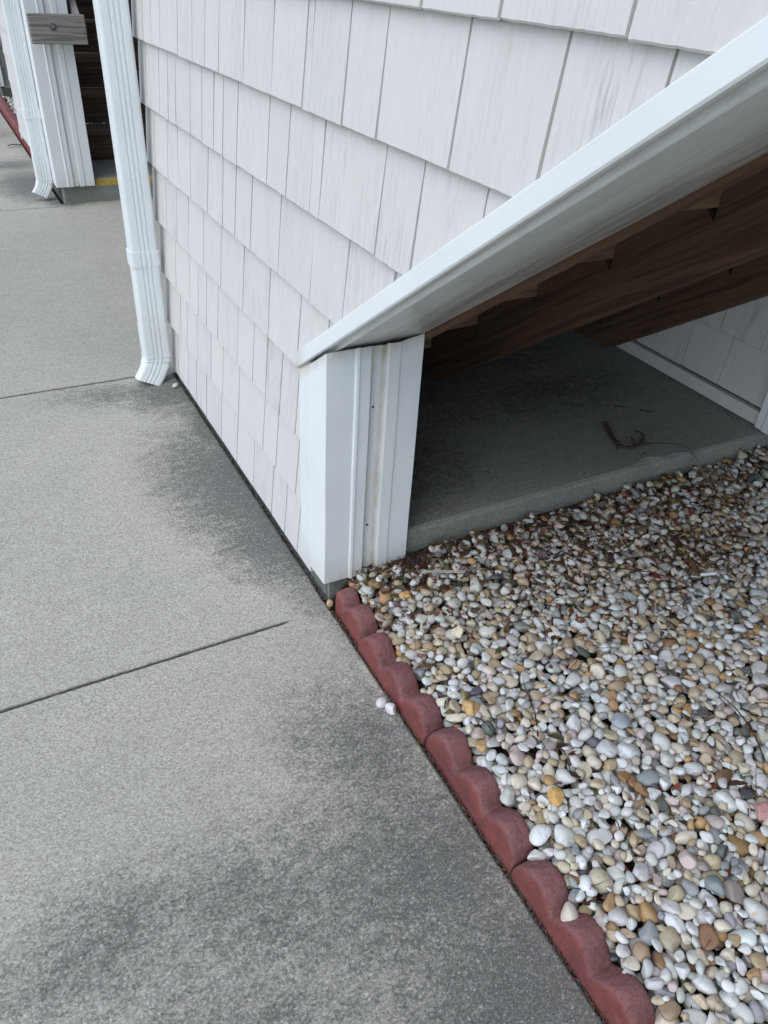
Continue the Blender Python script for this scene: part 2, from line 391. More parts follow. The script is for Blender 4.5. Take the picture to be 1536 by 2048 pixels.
# worn right-hand rim of the walk: a fine rounded lip against the edging and wall
V = []; F = []
ysr = np.arange(-3.2, 16., .012)
for y in ysr:
    e = .0025 * mnoise.noise(Vector((0, y * 30, 1))) + .003 * mnoise.noise(Vector((0, y * 7, 2)))
    V += [(.676, y, 0), (.6805 + e, y, -.0015), (.6845 + e, y, -.007), (.686 + e, y, -.085)]
for i in range(len(ysr) - 1):
    if 3.11 < ysr[i] < 5.99: continue
    for k in range(3): F.append((i * 4 + k, i * 4 + k + 1, i * 4 + k + 5, i * 4 + k + 4))
bm_off = len(wk.data.vertices)
lip = mesh_obj('walkway_rim', V, F, M['walk'], smooth=True); tag(lip, kind='structure')

# landing slab under the stairs, with a worn front arris and a chip
def landing():
    V = []; F = []
    xs = np.arange(.70, 2.9, .012)
    for x in xs:
        wv = .004 * mnoise.noise(Vector((x * 6, 0, 0))) + .0012 * mnoise.noise(Vector((x * 18, 0, 4)))
        chip = .022 * math.exp(-((x - 1.90) / .05) ** 2) + .012 * math.exp(-((x - 2.02) / .03) ** 2)
        y0 = 1.508 - .03 * max(0, (x - 1.9)) ; zb = .165
        V += [(x, y0 + wv - .002, -.05), (x, y0 + wv, .150 - .35 * chip), (x, y0 + wv + .004 + chip * .3, .159 - .3 * chip), (x, y0 + wv + .014 + chip, zb - .0012), (x, y0 + .05 + chip, zb), (x, 1.7, zb), (x, 2.6, zb), (x, 3.06, zb)]
    m = 8
    for i in range(len(xs) - 1):
        for k in range(m - 1): F.append((i * m + k, (i + 1) * m + k, (i + 1) * m + k + 1, i * m + k + 1))
    V += [(.70, 3.06, -.05)]
    F.append(tuple([0, 1, 2, 3, 4, 5, 6, 7, len(V) - 1]))
    return V, F
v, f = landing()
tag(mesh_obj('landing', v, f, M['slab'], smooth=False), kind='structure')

# ------------------------------------------------------------------ shingle siding
ROW = [.030, .237, .442, .645, .847, 1.045, 1.243, 1.444]
while ROW[-1] < 4.6: ROW.append(ROW[-1] + .202)
SEAMS = {0: [1.70, 1.803, 1.917, 2.088, 2.254, 2.431, 2.611, 2.74, 2.854, 3.002, 3.10],
 1: [1.705, 1.861, 1.972, 2.202, 2.369, 2.5, 2.671, 2.80, 2.888, 3.06],
 2: [1.70, 1.817, 1.929, 2.037, 2.179, 2.376, 2.50, 2.595, 2.704, 2.881, 3.024],
 3: [1.52, 1.683, 1.888, 2.094, 2.298, 2.478, 2.645, 2.79, 2.93, 3.08],
 4: [1.229, 1.426, 1.614, 1.799, 2.001, 2.127, 2.235, 2.375, 2.56, 2.70, 2.83, 3.0],
 5: [.971, 1.155, 1.287, 1.547, 1.732, 1.858, 2.077, 2.19, 2.272, 2.38, 2.497, 2.652, 2.74, 2.849, 3.02],
 6: [.674, .845, 1.059, 1.302, 1.442, 1.631, 1.809, 1.993, 2.179, 2.296, 2.414, 2.558, 2.752, 2.86, 2.966, 3.07],
 7: [.52, .733, .971, 1.176, 1.41, 1.60, 1.79, 1.95, 2.1, 2.28, 2.45, 2.6, 2.8, 2.95]}
def siding(name, ymin, ymax, rows, zlo, seams, mat, parent, to_world, clip=None, seed=1, proud=.019, gap=.0068, split=None):
    """courses of lapped shingles. local frame: u along the wall, z up, d = distance out of the wall"""
    rg = random.Random(seed); V = []; F = []; C = []
    def add(vs, fs, col):
        o = len(V); V.extend(vs)
        for q in fs: F.append(tuple(o + i for i in q)); C.append(col)
    for r in range(len(rows) - 1):
        z0, z1 = rows[r], rows[r + 1] + .006
        sm = list(seams.get(r, [])) if seams else []
        if not sm:
            y = ymin - rg.random() * .15
            while y < ymax: y += rg.choice((.11, .14, .165, .19, .22, .25)); sm.append(y)
        else:
            y = min(sm)
            while y > ymin + .1: y -= rg.choice((.14, .19, .22, .25)); sm.append(y)
        sm = sorted(s for s in sm if ymin + .03 < s < ymax - .03)
        edges = [ymin] + sm + [ymax]
        # grey sheet showing in the grooves
        add([(ymin, z0 + .004, proud - .0055), (ymax, z0 + .004, proud - .0055), (ymax, z1, -.0035), (ymin, z1, -.0035)], [(0, 1, 2, 3)], (.5, .5, .5, 0.))
        for i in range(len(edges) - 1):
            g0 = gap * rg.uniform(.55, 1.25) / 2; g1 = gap * rg.uniform(.55, 1.25) / 2
            a, b = edges[i] + (g0 if i else .0), edges[i + 1] - (g1 if i < len(edges) - 2 else .0)
            la = rg.uniform(-.0022, .0022); lb = rg.uniform(-.0022, .0022)
            col = (rg.random(), rg.random(), rg.random(), 1.)
            zb = z0 + rg.uniform(-.0015, .0015)
            N = max(3, int((b - a) / .012)); top = []; bot = []; botb = []; botc = []
            for k in range(N + 1):
                t = k / N; e = .0010 * mnoise.noise(Vector(((a + t * (b - a)) * 90, r * 3.1, seed)))
                ub = a + t * (b - a) + (la * (1 - t) + lb * t)
                ut = a + t * (b - a) - (la * (1 - t) + lb * t)
                dd = .0012 * mnoise.noise(Vector((ub * 9, r, seed)))
                top.append((ut, z1, .001 + dd * .3)); bot.append((ub, zb + .003 + e, proud + dd)); botb.append((ub, zb + e, proud - .003 + dd)); botc.append((ub, zb + .001 + e, -.002))
            vs = top + bot + botb + botc; n = N + 1
            fs = []
            for q in range(3):
                for k in range(N): fs.append((q * n + k, q * n + k + 1, (q + 1) * n + k + 1, (q + 1) * n + k))
            # side walls
            o = len(vs); vs = vs + [(top[0][0], z1, -.006), (bot[0][0], zb + .003, proud - .012), (top[-1][0], z1, -.006), (bot[-1][0], zb + .003, proud - .012)]
            fs.append((0, n, o + 1, o)); fs.append((N, o + 2, o + 3, n + N))
            fs.append((n, 2 * n, o + 1)); fs.append((n + N, o + 3, 2 * n + N))
            add(vs, fs, col)
    me = bpy.data.meshes.new(name)
    me.from_pydata([to_world(*p) for p in V], [], F)
    at = me.attributes.new('rnd', 'FLOAT_COLOR', 'FACE'); at.data.foreach_set('color', np.array(C, np.float32).ravel())
    if clip:
        bm = bmesh.new(); bm.from_mesh(me)
        for (co, no, lim) in clip:
            geom = [q for q in bm.faces if lim(q.calc_center_median())]
            es = {e for q in geom for e in q.edges}; vs_ = {v_ for q in geom for v_ in q.verts}
            bmesh.ops.bisect_plane(bm, geom=list(vs_) + list(es) + geom, dist=1e-5, plane_co=co, plane_no=no, clear_inner=True)
        bm.to_mesh(me); bm.free()
    me.materials.append(mat)
    o = bpy.data.objects.new(name, me); link(o, parent)
    if parent is not None: o.location = -Vector(parent.location)
    return o
S = .703                      # slope of the stair (rise / run)
ZL = lambda y: .659 + S * (1.657 - y)      # underside line of the boxed beam
# side wall of the near stair; its lower edge rises with the stair towards the viewer
NW = empty('shingle_wall', (.70, 3.19, 0))
tag(NW, 'off-white shingled stairwell wall from the near downspout to the sloping white trim', 'wall')
tw = lambda u, z, d: (.700 - d, u, z)
YS = 1.60
siding('siding', YS, 3.12, ROW, 0, SEAMS, M['shingle'], NW, tw, seed=3)
seam2 = {k: [s for s in v if s < YS - .02] for k, v in SEAMS.items()}
for k in seam2:
    if not seam2[k]: seam2[k] = [YS - .02 - .13]
sidu = siding('siding', -3.0, YS - .0005, ROW[3:], 0, {k - 3: v for k, v in seam2.items() if k >= 3}, M['shingle'], NW, tw,
       clip=[((.7, 1.60, ZL(1.60) + .035), (0, S, 1), lambda c: True)], seed=3)
poly = [(3.11, 0.0), (1.62, 0.0), (1.62, ZL(1.62) + .03), (-3.0, ZL(-3.0) + .03), (-3.0, 4.6), (3.11, 4.6)]
v, f = prism(poly, 'x', .7045, .90)
mesh_obj('wall_core', v, f, M['core'], NW)
v, f = box_vf(.6965, .7035, 1.52, 3.112, -.05, .045)
mesh_obj('foundation_strip', v, f, M['found'], NW, bevel=.002)
# dark J-channel end beside the downspout
box('end_channel', (.702, .715, 3.1105, 3.118, .03, 4.6), M['core'], NW, bevel=.001)

# ------------------------------------------------------------------ boxed beam (sloping white trim)
def sweep(profile, y0, y1, zfun, cut=None, nseg=60, dirt=None, wob=0.):
    V = []; F = []; D = []
    for i in range(nseg + 1):
        y = y0 + (y1 - y0) * i / nseg
        for j, (x, dz) in enumerate(profile):
            zz = zfun(y) + dz + (wob * mnoise.noise(Vector((y * 3, j * .3, 0))))
            V.append((x, y, zz)); D.append(dirt(j, y, i) if dirt else 0.)
    m = len(profile)
    for i in range(nseg):
        for j in range(m): F.append((i * m + j, i * m + (j + 1) % m, (i + 1) * m + (j + 1) % m, (i + 1) * m + j))
    F.append(tuple(range(m))); F.append(tuple(nseg * m + j for j in range(m))[::-1])
    return V, F, D
BM = empty('sloped_trim', (.80, 1.5, .75))
tag(BM, 'long white boxed trim sloping up from the vinyl post along the underside of the stairs', 'trim')
prof = [(.6745, .046), (.6735, .043), (.6735, .005), (.676, .001), (.681, -.0005), (.6905, -.0005), (.6925, .003), (.6925, .040), (.7225, .040), (.7225, .046)]
v, f, D = sweep(prof, 1.666, -2.6, ZL, nseg=140, dirt=lambda j, y, i: .55 * max(0, min(1, (y - 1.60) / .05)) + (.25 if j in (3, 4, 5) else .0), wob=.0006)
mesh_obj('fascia_strip', v, f, M['vinyl'], BM, attrs={'dirt': ('FLOAT', 'POINT', D)}, bevel=.0012)
prof = [(.6935, .016), (.7030, .016), (.7065, .006), (.709, -.0035), (.7125, -.005), (.7160, -.0035), (.719, .001), (.80, .0015), (.87, .001), (.934, .0015), (.9385, .004), (.9385, .30), (.915, .30), (.915, .012), (.7245, .012), (.7245, .026), (.6935, .026)]
v, f, D = sweep(prof, 1.650, -2.6, ZL, nseg=160, dirt=lambda j, y, i: (.85 if 8 <= j <= 10 else (.22 if j == 7 else .0)) + (.7 if i < 2 else 0), wob=.0016)
mesh_obj('soffit_panel', v, f, M['soffit'], BM, attrs={'dirt': ('FLOAT', 'POINT', D)})

# ------------------------------------------------------------------ vinyl post
def post_profile(x0, x1, y0, y1):
    """closed plan outline of a corner post made of two lapped corner trims"""
    W = x1 - x0; t = lambda q: x0 + W * q
    pts = [(x0 + .0015, y1, 0, 0), (x0 + .0015, y1 - (y1 - y0) * .30, 0, 0), (x0 - .0015, y1 - (y1 - y0) * .36, 0, 0), (x0, y0 + .002, 0, 0), (x0 + .002, y0, 0, 0),
           (t(.285), y0, 0, 0), (t(.30), y0 - .0045, 0, .15), (t(.325), y0 - .0055, 0, 0), (t(.335), y0 - .002, 0, 0), (t(.445), y0 - .002, 0, 0), (t(.452), y0, 0, .3), (t(.455), y0 + .009, 0, .9),
           (t(.545), y0 + .009, 0, .12), (t(.585), y0 + .009, 0, .95), (t(.607), y0 + .009, 0, 1.), (t(.612), y0 - .001, 0, .6), (t(.628), y0 - .0035, 0, .1), (t(.745), y0 - .0035, 0, 0), (t(.752), y0 - .001, 0, .45), (t(.757), y0 + .001, 0, .5), (t(.765), y0, 0, 0),
           (x1 - .002, y0, 0, 0), (x1, y0 + .002, 0, 0), (x1, y1, 0, 0)]
    return pts
def make_post(name, x0, x1, y0, y1, z0, ztop, label, fancy=True):
    root = empty(name, ((x0 + x1) / 2, (y0 + y1) / 2, z0))
    tag(root, label, 'post')
    pts = post_profile(x0, x1, y0, y1); m = len(pts); V = []; F = []; D = []
    NZ = 40
    for k in range(NZ + 1):
        for j, (x, y, _, d) in enumerate(pts):
            zt = ztop(x, y)
            rag = (.0025 * mnoise.noise(Vector((x * 60, y * 60, 2))) if k == 0 else 0) + (.004 * mnoise.noise(Vector((x * 80, y * 80, 9))) if k == NZ else 0)
            z = z0 + (zt - z0) * k / NZ + rag
            wv = .0012 * mnoise.noise(Vector((x * 5, y * 5, z * 4)))
            V.append((x + wv, y - wv, z))
            e = max(0, 1 - (zt - z) / .03) * .75 if fancy else 0
            e2 = max(0, 1 - (z - z0) / .09) * .42
            D.append(min(1, d * (.75 if fancy else .5) + e + e2))
    for k in range(NZ):
        for j in range(m): F.append((k * m + j, k * m + (j + 1) % m, (k + 1) * m + (j + 1) % m, (k + 1) * m + j))
    mesh_obj('casing', V, F, M['vinyl'], root, attrs={'dirt': ('FLOAT', 'POINT', D)})
    v, f = box_vf(x0 + .02, x1 - .01, y0 + .022, y1 - .004, z0 + .03, min(ztop(x0, y0), ztop(x0, y1)) - .012)
    mesh_obj('core', v, f, M['core'], root)
    return root
NP = make_post('vinyl_post', .6755, .9375, 1.490, 1.655, .071, lambda x, y: ZL(y) - .010 + .010 * (x > .93), 'short white vinyl corner post under the low end of the sloped trim')
for zz in (.60, .235):
    v, f = tube([(.676 + .262 * .505, 1.4975, zz), (.676 + .262 * .505, 1.5000, zz)], [.0035, .0035], 10)
    mesh_obj('screw', v, f, M['steel'], NP)

# ------------------------------------------------------------------ wooden staircase (seen from below)
RUN, RISE, Y0, Z0, ZS = .285, .202, 2.669, .165, .080
ST = empty('wooden_staircase', (1.7, 2.66, .165)); tag(ST, 'brown wooden staircase seen from below behind the sloped white trim', 'staircase')
def stringer(x0, x1, mat, foot=2.62, up=0.):
    zb = lambda y: .165 + up + .705 * (2.320 - y)
    ye = -2.3
    p = [(foot, Z0 + .001), (2.32 + up / .705, Z0 + .001), (ye, zb(ye))]
    top = []
    for k in range(0, 17):
        yk = Y0 - RUN * k; zk = ZS + RISE * k - .004
        if k: top += [(yk + .050, zk), (yk + .002, zk - .030), (yk, zk)]
        top += [(yk, zk + RISE)]
    top = [q for q in top if q[0] > ye]
    p += [(ye, top[-1][1])] + top[::-1]
    p = [q for i, q in enumerate(p) if i == 0 or (abs(q[0] - p[i - 1][0]) + abs(q[1] - p[i - 1][1])) > 1e-4]
    p = [q for q in p if q[0] <= foot + .0001 or True]
    v, f = prism(p, 'x', x0, x1)
    o = mesh_obj('stringer', v, f, mat, ST, bevel=.0015)
    set_grain(o, (0, -1, .705), (0, .705, 1), (1, 0, 0), (x0 * 3, 0, 0))
stringer(1.530, 1.570, M['wood']); stringer(2.400, 2.440, M['wood']); stringer(.9392, .9530, M['wood'], up=.010)
for k in range(0, 17):
    yk = Y0 - RUN * k; zk = ZS + .033 + RISE * k
    if yk < -2.2: break
    v, f = box_vf(.9545, 2.460, yk + .0008, yk + .022, (.1665 if k == 0 else zk - .036), zk + RISE - .0375)
    o = mesh_obj('riser', v, f, M['riser'], ST, bevel=.001); set_grain(o, (1, 0, 0), (0, 0, 1), (0, 1, 0), (k * 2.3, k * .7, 0))
    v, f = box_vf(.9545, 2.460, yk - RUN + .0235, yk + (.045 if k == 0 else -.0005), zk + RISE - .0365, zk + RISE - .0005)
    o = mesh_obj('tread', v, f, M['wood'], ST, bevel=.002); set_grain(o, (1, 0, 0), (0, 1, 0), (0, 0, 1), (k * 1.7, k * .9, 0))

# ------------------------------------------------------------------ right wall under the stair
RW = empty('shingle_wall', (2.47, 1.6, .165)); tag(RW, 'grey shingled wall in the shade at the far side of the dark space under the stairs', 'wall')
rows = [.232 + .195 * i for i in range(9)]
siding('siding', 1.545, 4.0, rows, 0, None, M['shingle2'], RW, lambda u, z, d: (2.474 - d * .6, u, z), seed=21, gap=.004)
mesh_obj('wall_core', *box_vf(2.482, 2.62, 1.50, 4.0, .1665, 2.2), M['core'], RW)
box('baseboard', (2.452, 2.4805, 1.545, 2.60, .170, .222), M['shingle2'], RW, bevel=.003)
make_post('vinyl_post', 2.438, 2.66, 1.452, 1.543, .170, lambda x, y: 2.2, 'tall white vinyl post at the right end of the concrete landing', fancy=False)

# ------------------------------------------------------------------ back wall behind near stair (closes the dark space)
BW = empty('building_or_shade_wall', (2.9, 4.4, 0)); tag(BW, 'plain inner building wall behind the near stairwell', 'wall')
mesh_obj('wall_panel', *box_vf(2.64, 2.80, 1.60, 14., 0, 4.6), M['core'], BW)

mesh_obj('wall_panel', *box_vf(2.662, 3.6, 1.47, 1.60, 0, 4.6), M['vinyl'], BW)  # connecting wall, unseen, added to shade the gravel and stair space
EWL = empty('building_or_shade_wall', (3.6, -2, 0)); tag(EWL, 'added unseen wall beyond the gravel, out of view, blocking light from the right', 'wall')  # added out of view to cut light from the right and darken the gravel
mesh_obj('wall_panel', *box_vf(3.3, 3.5, -7., 1.465, 0, 6.0), M['shingle_plain'], EWL)
DK = empty('blocker', (2, -4, 3.4)); tag(DK, 'unseen added deck at the head of the stairs, above the picture', 'blocker')  # added overhead slab, unseen, to block sky above the stairs and gravel
mesh_obj('blocker_slab', *box_vf(.72, 3.29, -7., -2.35, 3.62, 3.70), M['core'], DK)
# ------------------------------------------------------------------ downspouts
def downspout(name, cx, yf, depth, width, ztop, zel, label, kick=.055):
    root = empty(name, (cx, yf + depth / 2, 0)); tag(root, label, 'downspout', 'white downspouts beside the stair openings')
    hw, hd = width / 2, depth / 2
    def outline(s=1.0):
        P = []
        def edge(a, b, nrm, ribs):
            L = (Vector(b) - Vector(a)); n = Vector(nrm)
            ts = [(0, 0)]
            for r in ribs: ts += [(r - .055, 0), (r - .02, -.0042), (r + .02, -.0042), (r + .055, 0)]
            for t, d in ts:
                q = Vector(a) + L * t + n * d; P.append((q.x * s, q.y * s))
        c = .010
        edge((-hw + c, -hd), (hw - c, -hd), (0, -1), (.34, .54, .74))
        P.append(((hw - c) * s, -hd * s)); P.append(((hw - c * .3) * s, (-hd + c * .3) * s))
        edge((hw, -hd + c), (hw, hd - c), (1, 0), ())
        P.append((hw * s, (hd - c) * s)); P.append(((hw - c * .3) * s, (hd - c * .3) * s))
        edge((hw - c, hd), (-hw + c, hd), (0, 1), (.3, .5, .7))
        P.append(((-hw + c) * s, hd * s)); P.append(((-hw + c * .3) * s, (hd - c * .3) * s))
        edge((-hw, hd - c), (-hw, -hd + c), (-1, 0), ())
        P.append((-hw * s, (-hd + c) * s)); P.append(((-hw + c * .3) * s, (-hd + c * .3) * s))
        return P
    def skin(stations, nm):
        V = []; F = []; m = None
        for (ox, oy, z, ang, s) in stations:
            P = outline(s); m = len(P)
            for (x, y) in P:      # tilt about the y axis by ang (outlet leans to -x)
                V.append((cx + ox + x * math.cos(ang), yf + hd + oy + y, z - x * math.sin(ang) - y * math.sin(ang) * .5))
        for i in range(len(stations) - 1):
            for j in range(m): F.append((i * m + j, i * m + (j + 1) % m, (i + 1) * m + (j + 1) % m, (i + 1) * m + j))
        return mesh_obj(nm, V, F, M['pipe'], root, attrs={'dirt': ('FLOAT', 'POINT', [0.12 * (1 if s < .3 else 0) for s in [v_[2] for v_ in V]])}), V
    st = []
    z = ztop
    while z > zel + .17:
        st.append((.0006 * mnoise.noise(Vector((z * 5, 0, 0))), .001 * mnoise.noise(Vector((z * 4, 1, 0))), z, 0, 1. + .006 * mnoise.noise(Vector((z * 9, 3, 0)))))
        z -= .03
    st.append((0, 0, zel + .165, 0, 1.)); skin(st, 'pipe')
    e = [(0, 0, zel + .175, 0, 1.035), (0, 0, zel + .168, 0, 1.045), (0, 0, zel + .04, 0, 1.03), (0, 0, zel + .030, .02, 1.05), (-.001, 0, zel + .022, .06, 1.0), (-.003, 0, zel + .012, .14, 1.05), (-.006, -.0005, zel + .003, .22, .99), (-.010, -.001, zel - .007, .32, 1.045), (-.0145, -.006, zel - .016, .40, 1.0),
         (-.028, -.014, zel - .040, .46, 1.0), (-kick, -.030, zel - .070, .48, .985)]
    o, V = skin(e, 'elbow')
    sm = o.modifiers.new('thick', 'SOLIDIFY'); sm.thickness = .0012
    # strap
    P = outline(1.05); V = []; F = []; m = len(P)
    zz = zel + .44
    for z_, s in ((zz - .030, 1.02), (zz - .029, 1.10), (zz + .029, 1.10), (zz + .030, 1.02)):
        for (x, y) in outline(s): V.append((cx + x * 1., yf + hd + max(-hd * s - .0005, min(y, hd)), z_))
    for i in range(3):
        for j in range(m): F.append((i * m + j, i * m + (j + 1) % m, (i + 1) * m + (j + 1) % m, (i + 1) * m + j))
    mesh_obj('strap', V, F, M['pipe'], root)
    return root
downspout('downspout', .613, 3.035, .070, .104, 4.6, .079, 'near white ribbed downspout at the end of the shingle wall, elbow over dark stain')
downspout('downspout', .620, 6.12, .070, .104, 4.6, .105, 'far white ribbed downspout beside the tall post with the grey rail board')

# ------------------------------------------------------------------ far stair opening
FP = make_post('vinyl_post', .668, .922, 5.955, 6.115, .118, lambda x, y: 4.6, 'tall white vinyl post with a grey rail board bolted across it', fancy=False)
SB = empty('step_slab', (1.6, 6.0, 0)); tag(SB, 'grey concrete step slab with yellow painted edge at the foot of the far stairs', 'step')
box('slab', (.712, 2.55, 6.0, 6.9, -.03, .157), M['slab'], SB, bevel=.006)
box('yellow_edge', (.935, 2.4, 5.9965, 5.9998, .102, .1525), M['yellow'], SB, bevel=.001)
FS = empty('wooden_staircase', (1.6, 6.6, .16)); tag(FS, 'far wooden staircase with dark brown boards rising between the post and downspout', 'staircase')
for k in range(0, 13):
    yk = 6.56 + .262 * k; zk = .158 + .208 * k
    v, f = box_vf(.80, 2.3, yk, yk + .02, zk + .001, zk + .208 - .037)
    o = mesh_obj('riser', v, f, M['far_wood'], FS, bevel=.001); set_grain(o, (1, 0, 0), (0, 0, 1), (0, 1, 0), (k * 2.3 + 9, k * .7, 0))
    v, f = box_vf(.80, 2.3, yk - .028, yk + .262 - .002, zk + .208 - .036, zk + .208)
    o = mesh_obj('tread', v, f, M['far_wood'], FS, bevel=.003); set_grain(o, (1, 0, 0), (0, 1, 0), (0, 0, 1), (k * 1.7 + 4, k * .9, 0))
for x0 in (.757, 2.302):
    p = [(6.5, .16), (6.75, .16), (9.8, 2.55), (9.8, 2.9), (6.5, .40)]
    v, f = prism(p, 'x', x0, x0 + .04); o = mesh_obj('stringer', v, f, M['far_wood'], FS); set_grain(o, (0, 1, .78), (0, -.78, 1), (1, 0, 0))
RL = empty('rail_board', (.83, 5.93, 1.05)); tag(RL, 'weathered grey board bolted across the far white post', 'board')
v, f = box_vf(.668, 1.000, 5.853, 5.893, .972, 1.132)
o = mesh_obj('board', v, f, M['grey_wood'], RL, bevel=.006); set_grain(o, (1, 0, .12), (0, 0, 1), (0, 1, 0), (3.3, .4, 0))
v, f = tube([(.803, 5.846, 1.066), (.803, 5.853, 1.066)], [.019, .019], 12); mesh_obj('bolt', v, f, M['steel'], RL, bevel=.002)
v, f = tube([(.803, 5.842, 1.066), (.803, 5.847, 1.066)], [.010, .010], 12); mesh_obj('bolt_shank', v, f, M['grey_wood'], RL)
v, f = tube([(.985, 5.8515, 1.035), (.985, 5.8535, 1.035)], [.005, .004], 8); mesh_obj('nail_hole', v, f, M['steel'], RL)
HR = empty('handrail', (.955, 6., 1.1)); tag(HR, 'weathered wooden handrail rising from the end of the grey rail board', 'handrail')
v, f = prism([(5.895, 1.02), (5.895, 1.11), (9.4, 3.79), (9.4, 3.70)], 'x', .945, .985)
o = mesh_obj('rail', v, f, M['grey_wood'], HR, bevel=.004); set_grain(o, (0, 1, .765), (0, -.765, 1), (1, 0, 0))
# wall beyond the far stair opening
FW = empty('shingle_wall', (.70, 6.2, 0)); tag(FW, 'off-white shingled wall behind the far downspout at the upper left', 'wall')
siding('siding', 6.13, 8.08, [.10 + .202 * i for i in range(20)], 0, None, M['shingle'], FW, lambda u, z, d: (.700 - d, u, z), seed=31)
mesh_obj('wall_core', *box_vf(.7045, .745, 6.12, 8.08, .0, 4.2), M['core'], FW)
box('corner_trim', (.690, .742, 8.084, 8.118, .045, 4.2), M['vinyl'], FW, bevel=.002)
# cross wall at the very end
CW = empty('shingle_wall', (1.6, 10.5, 0)); tag(CW, 'distant grey shingled wall facing the viewer at the top left edge', 'wall')
siding('siding', .83, 2.6, [.13 + .202 * i for i in range(20)], 0, None, M['shingle2'], CW, lambda u, z, d: (u, 10.5 - d, z), seed=41)
box('foundation', (.79, 2.6, 10.49, 10.7, -.05, .135), M['found'], CW)
mesh_obj('wall_core', *box_vf(.83, 2.6, 10.505, 10.7, .14, 4.1), M['core'], CW)
make_post('vinyl_post', .66, .822, 10.40, 10.56, .16, lambda x, y: 4.1, 'distant white corner post at the top left edge, beside the grey cross wall', fancy=False)
# stair enclosure beyond (keeps the far stairwell dark)
FB = empty('building_or_shade_wall', (1.7, 3.3, 0)); tag(FB, 'inner wall between the near and the far stairwells', 'wall')
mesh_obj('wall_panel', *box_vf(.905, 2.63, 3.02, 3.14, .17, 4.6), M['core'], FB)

# ------------------------------------------------------------------ scalloped edging blocks
def scallop_block(y_hi, y_lo, n, x0=.688, wdt=.060, phase=0., seed=0, tilt=0., base=.036, amp=.052, res=.0025):
    """n scallops between y_hi (far end) and y_lo (near end)"""
    L = y_hi - y_lo; N = max(8, int(L / res)); V = []; D = []
    hz = []
    for i in range(N + 1):
        s = i / N; y = y_hi - L * s
        t = (s * n + phase) % 1.0
        if i == N: t = 1.0 if (n + phase) % 1.0 < 1e-6 else t
        hump = (.5 - .5 * math.cos(2 * math.pi * t ** 1.16)) ** .47
        z = base + amp * hump
        ed = min(s * L, (1 - s) * L)
        if ed < .009: z -= .012 * (1 - ed / .009)
        hz.append((y, z))
    cs = [(0, None, -.04), (0.0005, None, -.010), (.001, 1, -.016), (.0025, 1, -.0075), (.0065, 1, -.002), (.013, 1, 0), (wdt * .35, 1, .001), (wdt * .65, 1, .0005), (wdt - .011, 1, -.0005), (wdt - .005, 1, -.003), (wdt - .0015, 1, -.009), (wdt, None, -.010), (wdt, None, -.04)]
    m = len(cs)
    for i, (y, z) in enumerate(hz):
        for j, (dx, k, dz) in enumerate(cs):
            zz = (z + dz) if k else dz
            nn = mnoise.noise(Vector((y * 55 + seed * 3, dx * 55, zz * 40))) * .0020 + mnoise.noise(Vector((y * 150, dx * 150, seed))) * .0016
            if k and j in (2, 3, 4): nn += .0016 * mnoise.noise(Vector((y * 30, seed, 7))) - .005 * max(0, mnoise.noise(Vector((y * 38, seed, 17))) - .38)
            V.append((x0 + dx + nn * .8 + tilt * (y - (y_hi + y_lo) / 2), y, zz + (nn if k else 0)))
            D.append(1. if (k and 4 <= j <= 9) else (.35 if j == 3 else 0.))
    F = [(i * m + j, i * m + j + 1, (i + 1) * m + j + 1, (i + 1) * m + j) for i in range(len(hz) - 1) for j in range(m - 1)]
    F += [tuple(range(m))[::-1], tuple((len(hz) - 1) * m + j for j in range(m))]
    # ends narrow a little
    o = mesh_obj('edging_block', V, F, M['edging'], origin=(x0 + wdt / 2, (y_hi + y_lo) / 2, 0), smooth=True, attrs={'dirt': ('FLOAT', 'POINT', D)})
    o.data.polygons.foreach_set('use_smooth', [len(p.vertices) == 4 for p in o.data.polygons])
    return o
EG = 'red scalloped edging blocks along the gravel'
lab = ['short cut-off red scalloped edging block touching the concrete under the white post',
       'red scalloped edging block second from the white post, beside the two loose white pebbles',
       'red scalloped edging block in the middle of the near row, third from the white post',
       'red scalloped edging block nearest the viewer, with a tan pebble lying on it',
       'red scalloped edging block at the very bottom edge of the picture']
specs = [(1.455, 1.2965, 1.42, .695, .58, .004), (1.2930, .9490, 3, .6880, 0, -.010), (.9440, .5935, 3, .6930, 0, .012), (.5900, .2420, 3, .6900, 0, -.004), (.2380, -.110, 3, .6910, 0, .006)]
for i, (a, b, n, x0, ph, tl) in enumerate(specs):
    o = scallop_block(a, b, n, x0, phase=ph, seed=i + 1, tilt=tl, base=(.040, .036, .040, .037, .036)[i], amp=(.038, .045, .047, .046, .045)[i]); tag(o, lab[i], 'edging', EG)
for i in range(10):
    a = 10.38 - i * .345
    o = scallop_block(a, a - .341, 3, .700, seed=20 + i, wdt=.072, amp=.045, res=.02)
    tag(o, 'red scalloped edging block in the distant row beyond the far wall', 'edging', 'distant red edging row at the upper left')

